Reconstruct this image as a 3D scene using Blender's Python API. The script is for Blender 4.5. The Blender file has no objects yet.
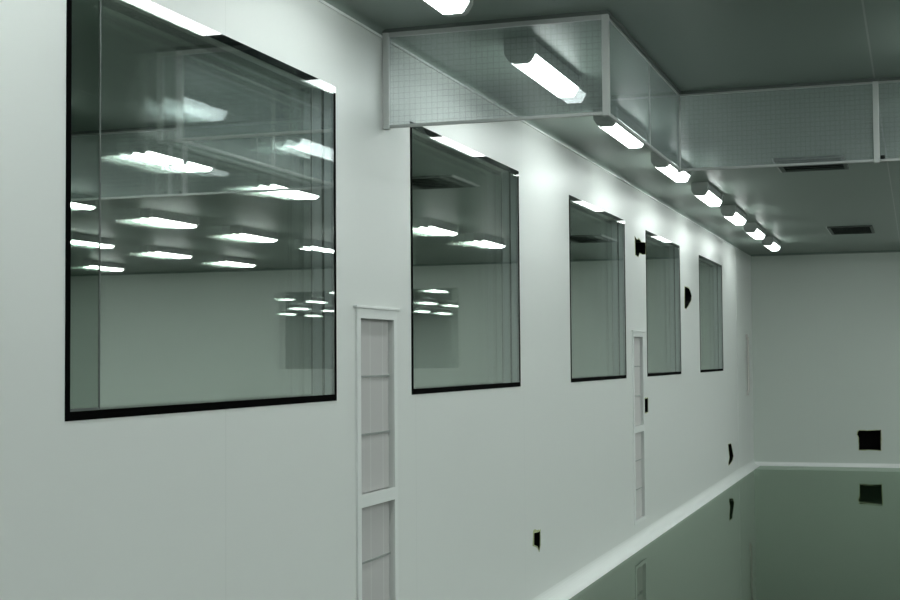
import bpy, bmesh, math, random
from mathutils import Vector, Matrix
rnd = random.Random(7)
S = bpy.context.scene
C = S.collection

# ---------------------------------------------------------------- dimensions
HC = 3.031           # ceiling
HW = 3.00            # top of flat wall, the cove runs above it
YB = 20.54           # back wall
XR = 17.2            # right wall
YF = -2.6            # wall behind the camera
WT = 1.6             # depth of the dark space behind the glass
PITCH = 1.893        # lamp spacing
YL0 = 6.247          # lit start of a lamp
XL = 0.532           # first lamp row

# ---------------------------------------------------------------- helpers
def link(o, parent=None):
    C.objects.link(o)
    if parent is not None:
        o.parent = parent
    return o

def obj(name, bm, mat, parent=None, smooth=False, loc=None):
    me = bpy.data.meshes.new(name)
    bmesh.ops.recalc_face_normals(bm, faces=bm.faces)
    if smooth:
        for f in bm.faces:
            f.smooth = True
    bm.to_mesh(me)
    bm.free()
    me.materials.append(mat)
    o = bpy.data.objects.new(name, me)
    if loc:
        o.location = loc
    return link(o, parent)

def empty(name, loc=(0, 0, 0)):
    o = bpy.data.objects.new(name, None)
    o.location = loc
    o.empty_display_size = .1
    return link(o)

def tag(o, label, cat, group=None):
    o['label'] = label
    o['category'] = cat
    if group:
        o['group'] = group
    return o

def struct(o):
    o['kind'] = 'structure'
    return o

def box(bm, x0, x1, y0, y1, z0, z1, bev=0.0):
    vs = [bm.verts.new(v) for v in ((x0, y0, z0), (x1, y0, z0), (x1, y1, z0), (x0, y1, z0),
                                    (x0, y0, z1), (x1, y0, z1), (x1, y1, z1), (x0, y1, z1))]
    fs = [bm.faces.new([vs[i] for i in q]) for q in ((0, 3, 2, 1), (4, 5, 6, 7), (0, 1, 5, 4),
                                                   (1, 2, 6, 5), (2, 3, 7, 6), (3, 0, 4, 7))]
    if bev > 0:
        es = list({e for f in fs for e in f.edges})
        bmesh.ops.bevel(bm, geom=es, offset=bev, segments=2, affect='EDGES', profile=.5)
    return bm

def bx(*a, bev=0.0):
    return box(bmesh.new(), *a, bev=bev)

def prism(profile, axis, a, b, bm=None):
    """extrude a closed 2-D profile along 'x', 'y' or 'z' from a to b"""
    bm = bm or bmesh.new()
    def P(u, v, t):
        return {'y': (u, t, v), 'x': (t, u, v), 'z': (u, v, t)}[axis]
    A = [bm.verts.new(P(u, v, a)) for u, v in profile]
    B = [bm.verts.new(P(u, v, b)) for u, v in profile]
    n = len(A)
    for i in range(n):
        j = (i + 1) % n
        bm.faces.new((A[i], A[j], B[j], B[i]))
    bm.faces.new(A[::-1])
    bm.faces.new(B)
    return bm

def panel_with_holes(outer, holes, to3, depth):
    """flat slab with polygon openings; to3(u, v, w) maps to space, w = 0 the seen face, w = depth the back"""
    bm = bmesh.new()
    loops = [outer] + holes
    for w in (0.0, depth):
        es = []
        for lp in loops:
            vs = [bm.verts.new(to3(u, v, w)) for u, v in lp]
            for i in range(len(vs)):
                es.append(bm.edges.new((vs[i], vs[(i + 1) % len(vs)])))
        bmesh.ops.triangle_fill(bm, use_beauty=True, use_dissolve=False, edges=es)
    for lp in loops:
        for i in range(len(lp)):
            a, b = lp[i], lp[(i + 1) % len(lp)]
            vs = [bm.verts.new(to3(*q)) for q in ((a[0], a[1], 0), (b[0], b[1], 0), (b[0], b[1], depth), (a[0], a[1], depth))]
            bm.faces.new(vs)
    bmesh.ops.remove_doubles(bm, verts=bm.verts, dist=1e-5)
    return bm

# ---------------------------------------------------------------- materials
def mat(name, col, rough=.5, metal=0.0, spec=.5, noise=0.0, nscale=3.0, bump=0.0):
    m = bpy.data.materials.new(name)
    m.use_nodes = True
    nt = m.node_tree
    b = nt.nodes['Principled BSDF']
    b.inputs['Base Color'].default_value = (*col, 1)
    b.inputs['Roughness'].default_value = rough
    b.inputs['Metallic'].default_value = metal
    b.inputs['Specular IOR Level'].default_value = spec
    if noise or bump:
        tc = nt.nodes.new('ShaderNodeTexCoord')
        nz = nt.nodes.new('ShaderNodeTexNoise')
        nz.inputs['Scale'].default_value = nscale
        nz.inputs['Detail'].default_value = 4
        nt.links.new(tc.outputs['Object'], nz.inputs['Vector'])
        if noise:
            mx = nt.nodes.new('ShaderNodeMix')
            mx.data_type = 'RGBA'
            mx.inputs[6].default_value = (*[c * (1 - noise) for c in col], 1)
            mx.inputs[7].default_value = (*[min(1, c * (1 + noise)) for c in col], 1)
            nt.links.new(nz.outputs['Fac'], mx.inputs[0])
            nt.links.new(mx.outputs[2], b.inputs['Base Color'])
        if bump:
            bp = nt.nodes.new('ShaderNodeBump')
            bp.inputs['Strength'].default_value = bump
            bp.inputs['Distance'].default_value = .02
            nt.links.new(nz.outputs['Fac'], bp.inputs['Height'])
            nt.links.new(bp.outputs['Normal'], b.inputs['Normal'])
    return m

def line_mask(nt, sock, period, offset, width):
    """1 on thin lines every 'period' along a coordinate"""
    a = nt.nodes.new('ShaderNodeMath'); a.operation = 'SUBTRACT'; a.inputs[1].default_value = offset - period * 50 - width / 2
    nt.links.new(sock, a.inputs[0])
    f = nt.nodes.new('ShaderNodeMath'); f.operation = 'MODULO'; f.inputs[1].default_value = period
    nt.links.new(a.outputs[0], f.inputs[0])
    c = nt.nodes.new('ShaderNodeMath'); c.operation = 'LESS_THAN'; c.inputs[1].default_value = width
    nt.links.new(f.outputs[0], c.inputs[0])
    return c.outputs[0]

def panel_mat(name, col, seam, axis, period, offset, width, rough, strength=1.0, wave=.12):
    """painted steel sandwich panels with thin joints"""
    m = mat(name, col, rough)
    nt = m.node_tree
    b = nt.nodes['Principled BSDF']
    tc = nt.nodes.new('ShaderNodeTexCoord')
    sp = nt.nodes.new('ShaderNodeSeparateXYZ')
    nt.links.new(tc.outputs['Object'], sp.inputs[0])
    msk = line_mask(nt, sp.outputs[axis], period, offset, width)
    k = nt.nodes.new('ShaderNodeMath'); k.operation = 'MULTIPLY'; k.inputs[1].default_value = strength
    nt.links.new(msk, k.inputs[0])
    mx = nt.nodes.new('ShaderNodeMix'); mx.data_type = 'RGBA'
    mx.inputs[6].default_value = (*col, 1)
    mx.inputs[7].default_value = (*seam, 1)
    nt.links.new(k.outputs[0], mx.inputs[0])
    nt.links.new(mx.outputs[2], b.inputs['Base Color'])
    nz = nt.nodes.new('ShaderNodeTexNoise'); nz.inputs['Scale'].default_value = 1.3; nz.inputs['Detail'].default_value = 2
    nt.links.new(tc.outputs['Object'], nz.inputs['Vector'])
    bp = nt.nodes.new('ShaderNodeBump'); bp.inputs['Strength'].default_value = wave; bp.inputs['Distance'].default_value = .02
    nt.links.new(nz.outputs['Fac'], bp.inputs['Height'])
    nt.links.new(bp.outputs['Normal'], b.inputs['Normal'])
    return m

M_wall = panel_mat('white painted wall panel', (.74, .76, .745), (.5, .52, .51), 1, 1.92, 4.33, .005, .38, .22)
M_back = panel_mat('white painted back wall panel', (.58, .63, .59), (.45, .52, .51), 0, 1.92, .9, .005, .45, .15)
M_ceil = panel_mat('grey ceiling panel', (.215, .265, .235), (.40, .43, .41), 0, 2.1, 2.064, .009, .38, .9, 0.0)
M_white = mat('white coated aluminium', (.78, .8, .79), .35)
M_cove = mat('white vinyl cove', (.82, .84, .83), .4)
M_rail = mat('pale aluminium rail', (.46, .48, .47), .4, .1)
M_post = mat('off white post', (.55, .57, .56), .4)
M_channel = mat('aluminium channel in painted shade', (.10, .12, .11), .5)  # shadow below the ceiling is put into this colour
M_black = mat('matt black void', (.003, .003, .003), .9, spec=.05)
M_gasket = mat('black glossy sealant', (.003, .004, .004), .02, spec=.8)
M_border = mat('black matt border', (.0015, .0015, .0015), .8, spec=.02)
M_foam = mat('yellowish foam edge', (.42, .46, .26), .9, noise=.35, nscale=40, bump=.6)
M_housing = mat('grey lamp housing', (.30, .32, .31), .4, noise=.06)
M_cap = mat('grey plastic lamp end cap', (.46, .49, .47), .45, noise=.05)
M_bead = mat('dull pale bead', (.08, .095, .088), .5)
M_jamb = mat('blue grey jamb', (.50, .54, .56), .4, .1)
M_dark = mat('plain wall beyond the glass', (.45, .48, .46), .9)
M_vent = mat('dark vent blade', (.055, .07, .06), .5)
M_pink = mat('pale pinkish strip', (.60, .56, .55), .5)

# floor: glossy dark green epoxy
M_floor = bpy.data.materials.new('dark green epoxy')
M_floor.use_nodes = True
def _floor():
    nt = M_floor.node_tree
    nt.nodes.clear()
    N = nt.nodes.new
    out = N('ShaderNodeOutputMaterial')
    tc = N('ShaderNodeTexCoord')
    nz = N('ShaderNodeTexNoise'); nz.inputs['Scale'].default_value = .7; nz.inputs['Detail'].default_value = 3
    nt.links.new(tc.outputs['Object'], nz.inputs['Vector'])
    mx = N('ShaderNodeMix'); mx.data_type = 'RGBA'
    mx.inputs[6].default_value = (.006, .013, .007, 1)
    mx.inputs[7].default_value = (.014, .024, .013, 1)
    nt.links.new(nz.outputs['Fac'], mx.inputs[0])
    df = N('ShaderNodeBsdfDiffuse')
    nt.links.new(mx.outputs[2], df.inputs[0])
    gl = N('ShaderNodeBsdfGlossy'); gl.inputs['Color'].default_value = (.72, .83, .72, 1); gl.inputs['Roughness'].default_value = .03
    n2 = N('ShaderNodeTexNoise'); n2.inputs['Scale'].default_value = 2.2; n2.inputs['Detail'].default_value = 2
    nt.links.new(tc.outputs['Object'], n2.inputs['Vector'])
    bp = N('ShaderNodeBump'); bp.inputs['Strength'].default_value = .06; bp.inputs['Distance'].default_value = .02
    nt.links.new(n2.outputs['Fac'], bp.inputs['Height'])
    nt.links.new(bp.outputs['Normal'], gl.inputs['Normal'])
    fr = N('ShaderNodeFresnel'); fr.inputs['IOR'].default_value = 1.5
    ms = N('ShaderNodeMixShader')
    nt.links.new(fr.outputs[0], ms.inputs[0])
    nt.links.new(df.outputs[0], ms.inputs[1])
    nt.links.new(gl.outputs[0], ms.inputs[2])
    nt.links.new(ms.outputs[0], out.inputs[0])
_floor()

def glass(name, tint, base, gain, power, gcol=(1, 1, 1), haze=None, hazef=0.0, grid=False):
    """clear sheet: mirror-like at low angles, see-through elsewhere; optional haze and printed grid"""
    m = bpy.data.materials.new(name)
    m.use_nodes = True
    nt = m.node_tree
    nt.nodes.clear()
    N = nt.nodes.new
    out = N('ShaderNodeOutputMaterial')
    lw = N('ShaderNodeLayerWeight'); lw.inputs['Blend'].default_value = .5
    pw = N('ShaderNodeMath'); pw.operation = 'POWER'; pw.inputs[1].default_value = power
    nt.links.new(lw.outputs['Facing'], pw.inputs[0])
    ma = N('ShaderNodeMath'); ma.operation = 'MULTIPLY_ADD'; ma.inputs[1].default_value = gain; ma.inputs[2].default_value = base
    ma.use_clamp = True
    nt.links.new(pw.outputs[0], ma.inputs[0])
    tr = N('ShaderNodeBsdfTransparent'); tr.inputs[0].default_value = (*tint, 1)
    gl = N('ShaderNodeBsdfGlossy'); gl.inputs['Color'].default_value = (*gcol, 1); gl.inputs['Roughness'].default_value = .012
    body = tr.outputs[0]
    if haze:
        df = N('ShaderNodeBsdfDiffuse'); df.inputs[0].default_value = (*haze, 1)
        tl = N('ShaderNodeBsdfTranslucent'); tl.inputs[0].default_value = (*haze, 1)
        ad = N('ShaderNodeMixShader'); ad.inputs[0].default_value = .5
        nt.links.new(df.outputs[0], ad.inputs[1]); nt.links.new(tl.outputs[0], ad.inputs[2])
        hz = N('ShaderNodeMixShader'); hz.inputs[0].default_value = hazef
        nt.links.new(body, hz.inputs[1]); nt.links.new(ad.outputs[0], hz.inputs[2])
        if grid:
            tc = N('ShaderNodeTexCoord'); sp = N('ShaderNodeSeparateXYZ')
            nt.links.new(tc.outputs['Object'], sp.inputs[0])
            sm = N('ShaderNodeMath'); sm.operation = 'ADD'
            nt.links.new(sp.outputs[0], sm.inputs[0]); nt.links.new(sp.outputs[1], sm.inputs[1])
            g1 = line_mask(nt, sm.outputs[0], .026, 0, .003)
            g2 = line_mask(nt, sp.outputs[2], .026, 0, .003)
            mxx = N('ShaderNodeMath'); mxx.operation = 'MAXIMUM'
            nt.links.new(g1, mxx.inputs[0]); nt.links.new(g2, mxx.inputs[1])
            sc = N('ShaderNodeMath'); sc.operation = 'MULTIPLY_ADD'; sc.inputs[1].default_value = .09; sc.inputs[2].default_value = hazef
            nt.links.new(mxx.outputs[0], sc.inputs[0])
            nt.links.new(sc.outputs[0], hz.inputs[0])
        body = hz.outputs[0]
    mix = N('ShaderNodeMixShader')
    nt.links.new(ma.outputs[0], mix.inputs[0])
    nt.links.new(body, mix.inputs[1])
    nt.links.new(gl.outputs[0], mix.inputs[2])
    nt.links.new(mix.outputs[0], out.inputs[0])
    return m

M_glass = glass('window glass', (.97, .99, .98), .27, .08, 2.0, (.985, 1, .985))
M_glass_in = glass('inner window glass', (.97, .99, .98), .82, .08, 2.0, (.985, 1, .985))
M_sheet = glass('clear gridded sheet', (.93, .95, .95), .03, .30, 2.6, (.92, .97, 1), (.42, .46, .46), .16, True)

def lamp_mat(name, power):
    m = bpy.data.materials.new(name)
    m.use_nodes = True
    nt = m.node_tree
    nt.nodes.clear()
    o = nt.nodes.new('ShaderNodeOutputMaterial')
    e = nt.nodes.new('ShaderNodeEmission')
    e.inputs[0].default_value = (.92, 1.0, .965, 1)
    e.inputs[1].default_value = power
    nt.links.new(e.outputs[0], o.inputs[0])
    return m
M_lamp = lamp_mat('lit white diffuser', 16.5)
M_lamp_strong = lamp_mat('lit white diffuser with added power', 42)  # extra power added to brighten the walls; no second tube inside

M_strip = glass('darker strip added on the glass edge', (.55, .6, .57), .36, .1, 2.0, (.90, .97, .92))  # added strip for a darker zone seen in the glass, not a film
# grille filter: fine vertical pleats
M_filter = mat('grey pleated filter', (.50, .50, .495), .7)
def _filter():
    nt = M_filter.node_tree
    b = nt.nodes['Principled BSDF']
    tc = nt.nodes.new('ShaderNodeTexCoord'); sp = nt.nodes.new('ShaderNodeSeparateXYZ')
    nt.links.new(tc.outputs['Object'], sp.inputs[0])
    g = line_mask(nt, sp.outputs[1], .012, 0, .0045)
    g2 = line_mask(nt, sp.outputs[1], .15, .13, .012)
    mx = nt.nodes.new('ShaderNodeMix'); mx.data_type = 'RGBA'
    mx.inputs[6].default_value = (.64, .63, .625, 1); mx.inputs[7].default_value = (.44, .44, .44, 1)
    nt.links.new(g, mx.inputs[0])
    m2 = nt.nodes.new('ShaderNodeMix'); m2.data_type = 'RGBA'
    m2.inputs[7].default_value = (.70, .70, .69, 1)
    nt.links.new(g2, m2.inputs[0]); nt.links.new(mx.outputs[2], m2.inputs[6])
    nt.links.new(m2.outputs[2], b.inputs['Base Color'])
_filter()

# ---------------------------------------------------------------- layout of the openings in the left wall (y, z)
WIN = [(3.372, 5.293), (6.193, 8.089), (9.378, 11.301), (12.245, 14.098), (15.42, 17.308)]
ZB, ZT = 1.387, 2.676
GR = [(5.50, 5.98), (11.56, 12.05)]
CUTS = [
    ('black slot cut low in the left wall with a torn yellowish rim',
     [(8.361, .486), (8.43, .482), (8.517, .480), (8.513, .393), (8.488, .356), (8.45, .39), (8.358, .413)],
     [(8.543, .535), (8.48, .545), (8.40, .505), (8.32, .42)]),
    ('black square hole high in the wall touching the left edge of the fourth window',
     [(11.745, 2.580), (11.84, 2.56), (11.93, 2.575), (12.04, 2.555), (12.234, 2.565), (12.234, 2.462), (12.10, 2.45), (11.95, 2.452), (11.89, 2.416), (11.755, 2.425)], []),
    ('black bulging hole in the wall between the fourth and fifth windows',
     [(14.397, 2.279), (14.55, 2.280), (14.70, 2.272), (14.80, 2.235), (14.861, 2.200), (14.821, 2.150), (14.70, 2.115), (14.611, 2.085), (14.475, 2.051), (14.377, 2.058)], []),
    ('small upright black slot touching the right edge of the farther tall grille',
     [(12.085, 1.198), (12.255, 1.200), (12.250, 1.077), (12.08, 1.074)], []),
    ('curved black slot low in the left wall near the far corner',
     [(17.662, .470), (17.80, .472), (17.956, .462), (18.03, .41), (18.10, .36), (18.169, .294), (18.081, .249), (17.92, .225), (17.70, .208), (17.66, .236), (17.77, .30), (17.73, .36)], []),
]
def rect(a, b, c, d):
    return [(a, c), (b, c), (b, d), (a, d)]

holes = [rect(a, b, ZB, ZT) for a, b in WIN]
for a, b in GR:
    holes.append(rect(a + .035, b - .035, .975, 1.735))
    holes.append(rect(a + .035, b - .035, .195, .93))
holes += [c[1] for c in CUTS]
left3 = lambda u, v, w: (-w, u, v)
struct(obj('wall_left', panel_with_holes(rect(YF, YB + .1, 0, HC + .02), holes, left3, .12), M_wall))

# back wall with its dark cut-out and the two windows further right
BCUT = [(1.436, .497), (1.455, .514), (1.56, .511), (1.748, .521), (1.746, .40), (1.743, .236), (1.60, .243), (1.448, .239), (1.446, .42), (1.428, .455)]
BW = [(4.42, 5.86), (5.93, 7.37)]
back3 = lambda u, v, w: (u, YB + w, v)
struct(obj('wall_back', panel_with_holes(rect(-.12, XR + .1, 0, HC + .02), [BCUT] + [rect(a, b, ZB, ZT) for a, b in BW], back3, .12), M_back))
struct(obj('wall_right', bx(XR, XR + .12, YF, YB + .1, 0, HC + .02), M_wall))
struct(obj('wall_front', bx(-.12, XR + .12, YF - .12, YF, 0, HC + .02), M_wall))
struct(obj('floor', bx(-.12, XR + .12, YF - .12, YB + .12, -.1, 0), M_floor))
struct(obj('ceiling', bx(-.12, XR + .12, YF - .12, YB + .12, HC, HC + .1), M_ceil))
# the dim space on the other side of the glass
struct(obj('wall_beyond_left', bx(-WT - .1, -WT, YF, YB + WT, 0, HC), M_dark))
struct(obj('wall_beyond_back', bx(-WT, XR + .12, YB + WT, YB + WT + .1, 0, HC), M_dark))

# coves: quarter round at the floor, small one at the ceiling
def cove(rad, n=8):
    pts = [(0, 0), (rad, 0)]
    for i in range(1, n):
        a = math.pi / 2 * i / n
        pts.append((rad - rad * math.sin(a), rad - rad * math.cos(a)))
    pts.append((0, rad))
    return pts
R1 = .09
struct(obj('baseboard_left', prism([(u, v) for u, v in cove(R1)], 'y', YF, YB), M_cove, smooth=False))
struct(obj('baseboard_back', prism([(YB - u, v) for u, v in cove(.055)], 'x', 0.0, XR), M_cove))
struct(obj('baseboard_right', prism([(XR - u, v) for u, v in cove(R1)], 'y', YF, YB), M_cove))
R2 = HC - HW
struct(obj('trim_1', prism([(u, HC - v) for u, v in cove(R2)], 'y', YF, YB), M_ceil))
struct(obj('trim_4', bx(0, .007, YF, YB, HW - .010, HW + .003, bev=.002), M_white))
struct(obj('trim_2', prism([(YB - u, HC - v) for u, v in cove(R2)], 'x', 0.0, XR), M_ceil))
# pale upright strips near the far corner of the left wall
struct(obj('trim_3', bx(0, .005, 18.72, 18.78, R1, HW - .01, bev=.002), M_wall))
def pull():
    bm = bx(0.012, .03, 19.80, 19.87, 1.06, 1.83, bev=.004)
    box(bm, 0, .014, 19.78, 19.89, 1.80, 1.87, bev=.003)
    box(bm, 0, .014, 19.78, 19.89, 1.02, 1.09, bev=.003)
    return bm
o = obj('wall_conduit', pull(), M_pink)
tag(o, 'pale pinkish upright strip fixed to the left wall beside the far corner', 'conduit')

# ---------------------------------------------------------------- windows
def window(n, a, b, to3, strip=False, dark=True):
    """front pane flush with the wall, second pane behind, black border, jamb lining"""
    def bar(u0, u1, v0, v1, w0, w1, bev=0):
        bm = bmesh.new()
        q = [to3(u, v, w) for u in (u0, u1) for v in (v0, v1) for w in (w0, w1)]
        return box(bm, min(p[0] for p in q), max(p[0] for p in q), min(p[1] for p in q), max(p[1] for p in q),
                   min(p[2] for p in q), max(p[2] for p in q), bev)
    w = struct(obj('window_%d' % n, bar(a, b, ZB, ZT, .0, .006), M_glass))
    obj('inner_pane', bar(a, b, ZB, ZT, .052, .058), M_glass_in, w)
    # black border on the face; the top one is glossy and mirrors the lamps
    bm = bmesh.new()
    def strip4(u0, u1, v0, v1):
        q = [to3(u, v, ww) for u in (u0, u1) for v in (v0, v1) for ww in (-.003, .0)]
        box(bm, min(p[0] for p in q), max(p[0] for p in q), min(p[1] for p in q), max(p[1] for p in q),
            min(p[2] for p in q), max(p[2] for p in q))
    strip4(a, b, ZB, ZB + .026)
    strip4(a, a + .022, ZB + .026, ZT - .028)
    strip4(b - .012, b, ZB + .026, ZT - .028)
    obj('window_frame', bm, M_border if dark else M_back, w)
    o = obj('top_border', bar(a, b, ZT - .028, ZT, -.003, .0), M_gasket if dark else M_back, w)
    o['label'] = 'glossy black top border' if dark else 'pale top border'
    obj('jamb_lining', bar(b - .005, b - .001, ZB, ZT, .007, .0515), M_jamb, w)
    obj('spacer_bar', bar(b - .010, b - .0055, ZB, ZT, .047, .0515), M_gasket if dark else M_rail, w)
    if strip:  # added strip and lines stand in for the darker edge zone of the glass
        obj('edge_strip', bar(a + .022, a + .170, ZB + .034, ZT - .028, -.0025, -.0005), M_strip, w)
        obj('bead', bar(a + .166, a + .173, ZB + .026, ZT - .028, -.0035, -.0005), M_bead, w)
        obj('bead', bar(a + .022, a + .166, ZB + .026, ZB + .034, -.0035, -.0005), M_bead, w)
    return w
for i, (a, b) in enumerate(WIN):
    window(i + 1, a, b, left3, strip=(i == 0))
for i, (a, b) in enumerate(BW):
    window(6 + i, a, b, back3, dark=False)

# ---------------------------------------------------------------- cut-outs in the walls
def cutout(label, poly, to3, spikes=()):
    cu = sum(p[0] for p in poly) / len(poly); cv = sum(p[1] for p in poly) / len(poly)
    bm = bmesh.new()
    sh = .999
    F = [bm.verts.new(to3(cu + (u - cu) * sh, cv + (v - cv) * sh, .0002)) for u, v in poly]
    B = [bm.verts.new(to3(cu + (u - cu) * sh, cv + (v - cv) * sh, .11)) for u, v in poly]
    n = len(poly)
    for i in range(n):
        bm.faces.new((F[i], F[(i + 1) % n], B[(i + 1) % n], B[i]))
    bm.faces.new(B)
    o = obj('wall_cutout', bm, M_black)
    tag(o, label, 'wall hole', None)
    # ragged foam rim: subdivided ring with uneven outer edge
    pts = []
    for i in range(n):
        (u0, v0), (u1, v1) = poly[i], poly[(i + 1) % n]
        k = max(2, int(math.hypot(u1 - u0, v1 - v0) / .02))
        for s in range(k):
            pts.append((u0 + (u1 - u0) * s / k, v0 + (v1 - v0) * s / k))
    bm = bmesh.new()
    ins, outs, inb, outb = [], [], [], []
    for u, v in pts:
        d = Vector((u - cu, v - cv)).normalized()
        r = .003 + .008 * rnd.random()
        for su, sv in spikes:
            q = math.hypot(u - su, v - sv)
            if q < .07:
                r += .035 * (1 - q / .07) * (.5 + rnd.random())
        i_ = -.001 - .003 * rnd.random()
        ins.append(bm.verts.new(to3(u + d.x * i_, v + d.y * i_, -.003)))
        outs.append(bm.verts.new(to3(u + d.x * r, v + d.y * r, -.002)))
        inb.append(bm.verts.new(to3(u + d.x * i_, v + d.y * i_, .0)))
        outb.append(bm.verts.new(to3(u + d.x * r, v + d.y * r, .0)))
    m = len(pts)
    for i in range(m):
        j = (i + 1) % m
        bm.faces.new((ins[i], ins[j], outs[j], outs[i]))
        bm.faces.new((inb[j], inb[i], ins[i], ins[j]))
        bm.faces.new((outs[i], outs[j], outb[j], outb[i]))
    r = obj('foam_rim', bm, M_foam, o)
    r['label'] = 'ragged yellowish foam rim'
    return o
for lab, poly, sp in CUTS:
    cutout(lab, poly, left3, sp)
cutout('black square hole low in the back wall', BCUT, back3)

# ---------------------------------------------------------------- return air grilles
def grille(a, b, label):
    t = empty('air_grille', (0, (a + b) / 2, 0.09))
    tag(t, label, 'grille', None)
    yc = (a + b) / 2
    def loc(bm):
        bmesh.ops.translate(bm, verts=bm.verts, vec=(0, -yc, -.09))
        return bm
    fr = panel_with_holes(rect(a, b, .17, 1.772), [rect(a + .04, b - .04, .98, 1.73), rect(a + .04, b - .04, .20, .925)],
                          lambda u, v, w: (.010 - w, u, v), .010)
    obj('frame', loc(fr), M_white, t)
    obj('top_ledge', loc(bx(0, .018, a - .02, b + .02, 1.772, 1.784, bev=.002)), M_white, t)
    for z0, z1 in ((.98, 1.73), (.20, .925)):
        bm = bmesh.new()
        # pleated filter face
        n = 34
        y0, y1 = a + .037, b - .037
        prev = None
        for i in range(2 * n + 1):
            y = y0 + (y1 - y0) * i / (2 * n)
            x = -.026 + (.008 if i % 2 else 0)
            cur = (bm.verts.new((x, y, z0)), bm.verts.new((x, y, z1)))
            if prev:
                bm.faces.new((prev[0], cur[0], cur[1], prev[1]))
            prev = cur
        p = obj('filter_panel', loc(bm), M_filter, t)
        for k in (1, 2):
            z = z0 + (z1 - z0) * k / 3
            obj('crossbar', loc(bx(-.020, -.014, y0, y1, z - .004, z + .004)), M_vent if False else M_housing, p)
    return t
grille(*GR[0], 'tall white framed return air grille with pleated grey filters, between the first and second windows')
grille(*GR[1], 'tall white framed return air grille with pleated grey filters, between the third and fourth windows')

# ---------------------------------------------------------------- ceiling lamps
def prof(top, zt, bot, zb, r):
    return [(-top, zt), (-top, zt + (zb - zt) * .62), (-bot - r * .3, zb + r * .9), (-bot + r, zb), (bot - r, zb),
            (bot + r * .3, zb + r * .9), (top, zt + (zb - zt) * .62), (top, zt)]
LW, LB, LZ = .070, .047, HC - 2.920
LLEN = .88
def make_lamp(glow, LW=LW, LB=LB, side=.56):
    t = empty('batten_lamp')
    # local origin: middle of the fixture, on the ceiling
    h = LLEN / 2
    hp = [(-LW * .92, 0), (-LW * .92, -LZ * (side - .01)), (LW * .92, -LZ * (side - .01)), (LW * .92, 0)]
    obj('housing', prism(hp, 'y', -h, h), M_housing, t)
    for s in (-1, 1):
        bm = prism(prof(LW, 0, LB, -LZ, .012), 'y', s * h, s * (h + .05))
        obj('end_cap', bm, M_cap, t)
    dp = [(-LW * .88, -LZ * side), (-LW * .88, -LZ * (side + .06)), (-LB * .98, -LZ * .94), (-LB * .8, -LZ), (LB * .8, -LZ),
          (LB * .98, -LZ * .94), (LW * .88, -LZ * (side + .06)), (LW * .88, -LZ * side)]
    d = obj('diffuser', prism(dp, 'y', -h, h), glow, t)
    d['label'] = 'glowing white diffuser'
    return t
def copy_lamp(src, loc):
    c = src.copy(); C.objects.link(c)
    c.location = loc
    for ch in list(src.children):
        d = ch.copy(); C.objects.link(d); d.parent = c
    return c
lamp0 = make_lamp(M_lamp)
lamp1 = make_lamp(M_lamp_strong, .06, .036, .80)
ROW = ['nearest lamp of the row along the left wall, cut by the top of the photo',
       'ceiling lamp seen through the front clear panel beside the white corner post',
       'ceiling lamp just below the bottom rail of the side clear panels',
       'ceiling lamp meeting the inner corner of the clear panels',
       'first ceiling lamp of the row wholly beyond the clear panels',
       'ceiling lamp third from the far end of the row',
       'ceiling lamp second from the far end of the row',
       'farthest ceiling lamp of the row, nearest the back wall']
first = True
for k in range(-4, 7):
    loc = (XL, YL0 + PITCH * k + LLEN / 2, HC)
    o = lamp0 if first else copy_lamp(lamp0, loc)
    first = False
    o.location = loc
    i = k + 1
    if 0 <= i < 8:
        lab = ROW[i]
        tag(o, lab, 'ceiling lamp', 'batten lamps along the left wall')
    else:
        tag(o, 'white batten ceiling lamp of the wall row, overhead and out of the photo', 'ceiling lamp', 'batten lamps overhead out of the photo')
for X in (2.60, 4.79, 6.94, 9.13, 11.28, 13.43, 15.58):
    for k in range(-3, 7):
        loc = (X, YL0 + PITCH * k + LLEN / 2, HC)
        o = lamp1 if lamp1.get('label') is None else copy_lamp(lamp1, loc)
        o.location = loc
        tag(o, 'white batten lamp in rows farther across the room, mirrored in the windows', 'ceiling lamp', 'batten lamps mirrored in the windows')

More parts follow.
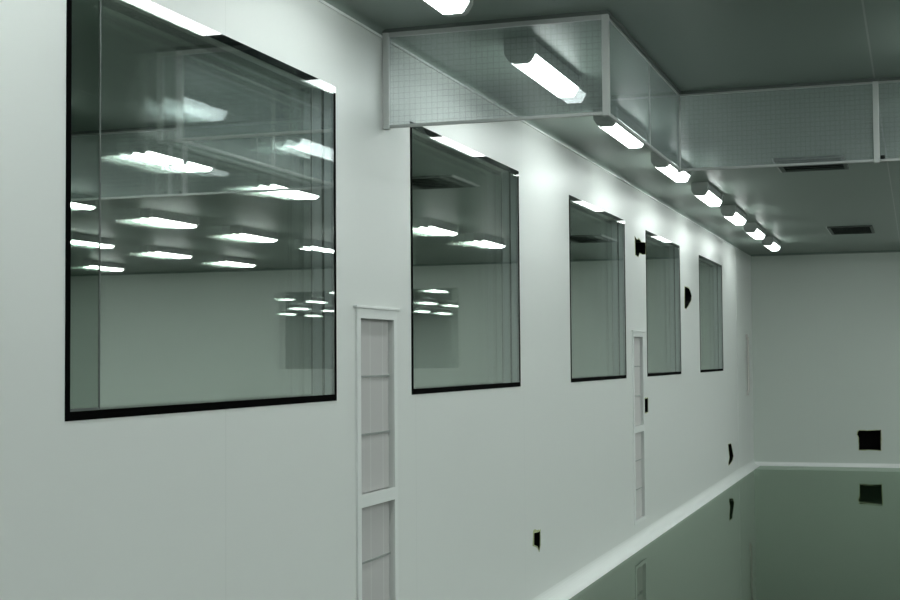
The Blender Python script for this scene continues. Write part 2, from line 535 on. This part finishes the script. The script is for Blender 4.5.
# ---------------------------------------------------------------- hanging clear panels
PZ0, PZ1 = 2.585, 3.015
def clear_panel(label, p0, p1, posts):
    """p0, p1: ends (x, y) at the sheet line; posts: (left kind, right kind) widths"""
    t = empty('clear_panel', ((p0[0] + p1[0]) / 2, (p0[1] + p1[1]) / 2, PZ0))
    tag(t, label, 'hanging panel', 'clear hanging panels')
    ox, oy = t.location[0], t.location[1]
    along_x = abs(p1[0] - p0[0]) > abs(p1[1] - p0[1])
    def seg(name, a0, a1, th, z0, z1, m, bev=0.0):
        if along_x:
            bm = bx(a0 - ox, a1 - ox, -th / 2, th / 2, z0 - PZ0, z1 - PZ0, bev=bev)
        else:
            bm = bx(-th / 2, th / 2, a0 - oy, a1 - oy, z0 - PZ0, z1 - PZ0, bev=bev)
        return obj(name, bm, m, t)
    a0, a1 = (p0[0], p1[0]) if along_x else (p0[1], p1[1])
    lo, hi = posts
    seg('clear_sheet', a0 + lo, a1 - hi, .004, PZ0 + .012, PZ1 - .012, M_sheet)
    seg('bottom_rail', a0 + lo, a1 - hi, .016, PZ0, PZ0 + .014, M_rail, .002)
    seg('top_rail', a0 + lo, a1 - hi,   .022 if 'facing' in label else .010, PZ1 - (.020 if 'facing' in label else .009), PZ1, M_rail, .002)
    ch = seg('ceiling_channel', a0, a1, .03, PZ1, HC, M_channel)
    ch['label'] = 'ceiling channel darkened by painted shade'
    for q0, q1 in ((a0, a0 + lo), (a1 - hi, a1)):
        if q1 - q0 > .01:
            seg('post', q0, q1, .028, PZ0 - .006, PZ1, M_post, .003)
        elif q1 - q0 > 0:
            seg('joint_strip', q0, q1, .007, PZ0, PZ1, M_rail, .001)
    return t
Y1, Y2, Ym, XC = 5.834, 7.772, 6.85, 1.02
clear_panel('clear gridded panel facing the camera, hung between the left wall and a white corner post', (0.006, Y1), (XC + .014, Y1), (.03, .03))
clear_panel('nearer of the two clear side panels hung in line with the lamp row', (XC, Y1 + .016), (XC, Ym), (.004, .006))
clear_panel('farther of the two clear side panels, ending at the inner corner', (XC, Ym), (XC, Y2 - .018), (.006, .004))
clear_panel('wide clear panel running right from the inner corner above the ceiling vent', (XC - .014, Y2), (2.083, Y2), (.020, .03))
p5 = clear_panel('clear panel at the right edge of the photo, beyond the white post', (2.084, Y2), (3.12, Y2), (.0, .03))
k = obj('clip', bx(-.012, .012, -.02, -.008, 0, .02, bev=.004), M_gasket, p5)
k.location = (2.098 - p5.location[0], 0, .012)
k['label'] = 'tiny black clip'

# ---------------------------------------------------------------- ceiling vents
def vent(x0, x1, y0, y1, label):
    t = empty('ceiling_vent', ((x0 + x1) / 2, (y0 + y1) / 2, HC))
    tag(t, label, 'vent')
    w, l = (x1 - x0) / 2, (y1 - y0) / 2
    fr = panel_with_holes([(-w, -l), (w, -l), (w, l), (-w, l)], [[(-w + .03, -l + .03), (w - .03, -l + .03), (w - .03, l - .03), (-w + .03, l - .03)]],
                          lambda u, v, q: (u, v, -.016 + q), .016)
    obj('frame', fr, M_vent, t)
    obj('backing', bx(-w + .03, w - .03, -l + .03, l - .03, -.006, -.001), M_black, t)
    n = 7
    for i in range(n):
        y = -l + .03 + (2 * l - .06) * (i + .5) / n
        bm = bmesh.new()
        vs = [bm.verts.new(v) for v in ((-w + .03, y - .03, -.015), (w - .03, y - .03, -.015), (w - .03, y + .02, -.008), (-w + .03, y + .02, -.008))]
        f = bm.faces.new(vs)
        r = bmesh.ops.extrude_face_region(bm, geom=[f])
        bmesh.ops.translate(bm, verts=[v for v in r['geom'] if isinstance(v, bmesh.types.BMVert)], vec=(0, 0, .004))
        obj('blade', bm, M_vent, t)
    e = obj('edge_trim', bx(-w - .012, -w, -l, l, -.018, 0), M_rail, t)
    e['label'] = 'pale edge strip'
    return t
vent(1.262, 1.772, 10.64, 11.37, 'dark slatted ceiling vent seen across the bottom rail of the wide clear panel')
vent(1.304, 1.797, 16.48, 17.45, 'dark slatted ceiling vent farther back, near the back wall')

# ---------------------------------------------------------------- world, camera, view
w = bpy.data.worlds.new('World')
S.world = w
w.use_nodes = True
w.node_tree.nodes['Background'].inputs[0].default_value = (.02, .025, .022, 1)
w.node_tree.nodes['Background'].inputs[1].default_value = .3

cam = bpy.data.cameras.new('camera')
co = bpy.data.objects.new('camera', cam)
C.objects.link(co)
F_PX, YAW, PIT, ROLL = 1403.5, math.radians(18.3907), math.radians(2.41414), math.radians(-.41315)
fw = Vector((-math.sin(YAW) * math.cos(PIT), math.cos(YAW) * math.cos(PIT), math.sin(PIT)))
r = Vector((math.cos(YAW), math.sin(YAW), 0))
u = r.cross(fw)
r2 = r * math.cos(ROLL) + u * math.sin(ROLL)
u2 = -r * math.sin(ROLL) + u * math.cos(ROLL)
m = Matrix((r2, u2, -fw)).transposed().to_4x4()
m.translation = Vector((2.252, 0, 1.5523))
co.matrix_world = m
cam.sensor_width = 36
cam.lens = F_PX * 36 / 900
cam.clip_end = 100
S.camera = co

S.cycles.transparent_max_bounces = 24
S.cycles.max_bounces = 10
S.cycles.diffuse_bounces = 5
S.cycles.glossy_bounces = 6
S.cycles.sample_clamp_indirect = 10.0
S.view_settings.view_transform = 'Standard'
S.view_settings.look = 'None'
S.view_settings.gamma = 1
S.view_settings.exposure = 0.0
S.view_settings.use_curve_mapping = False
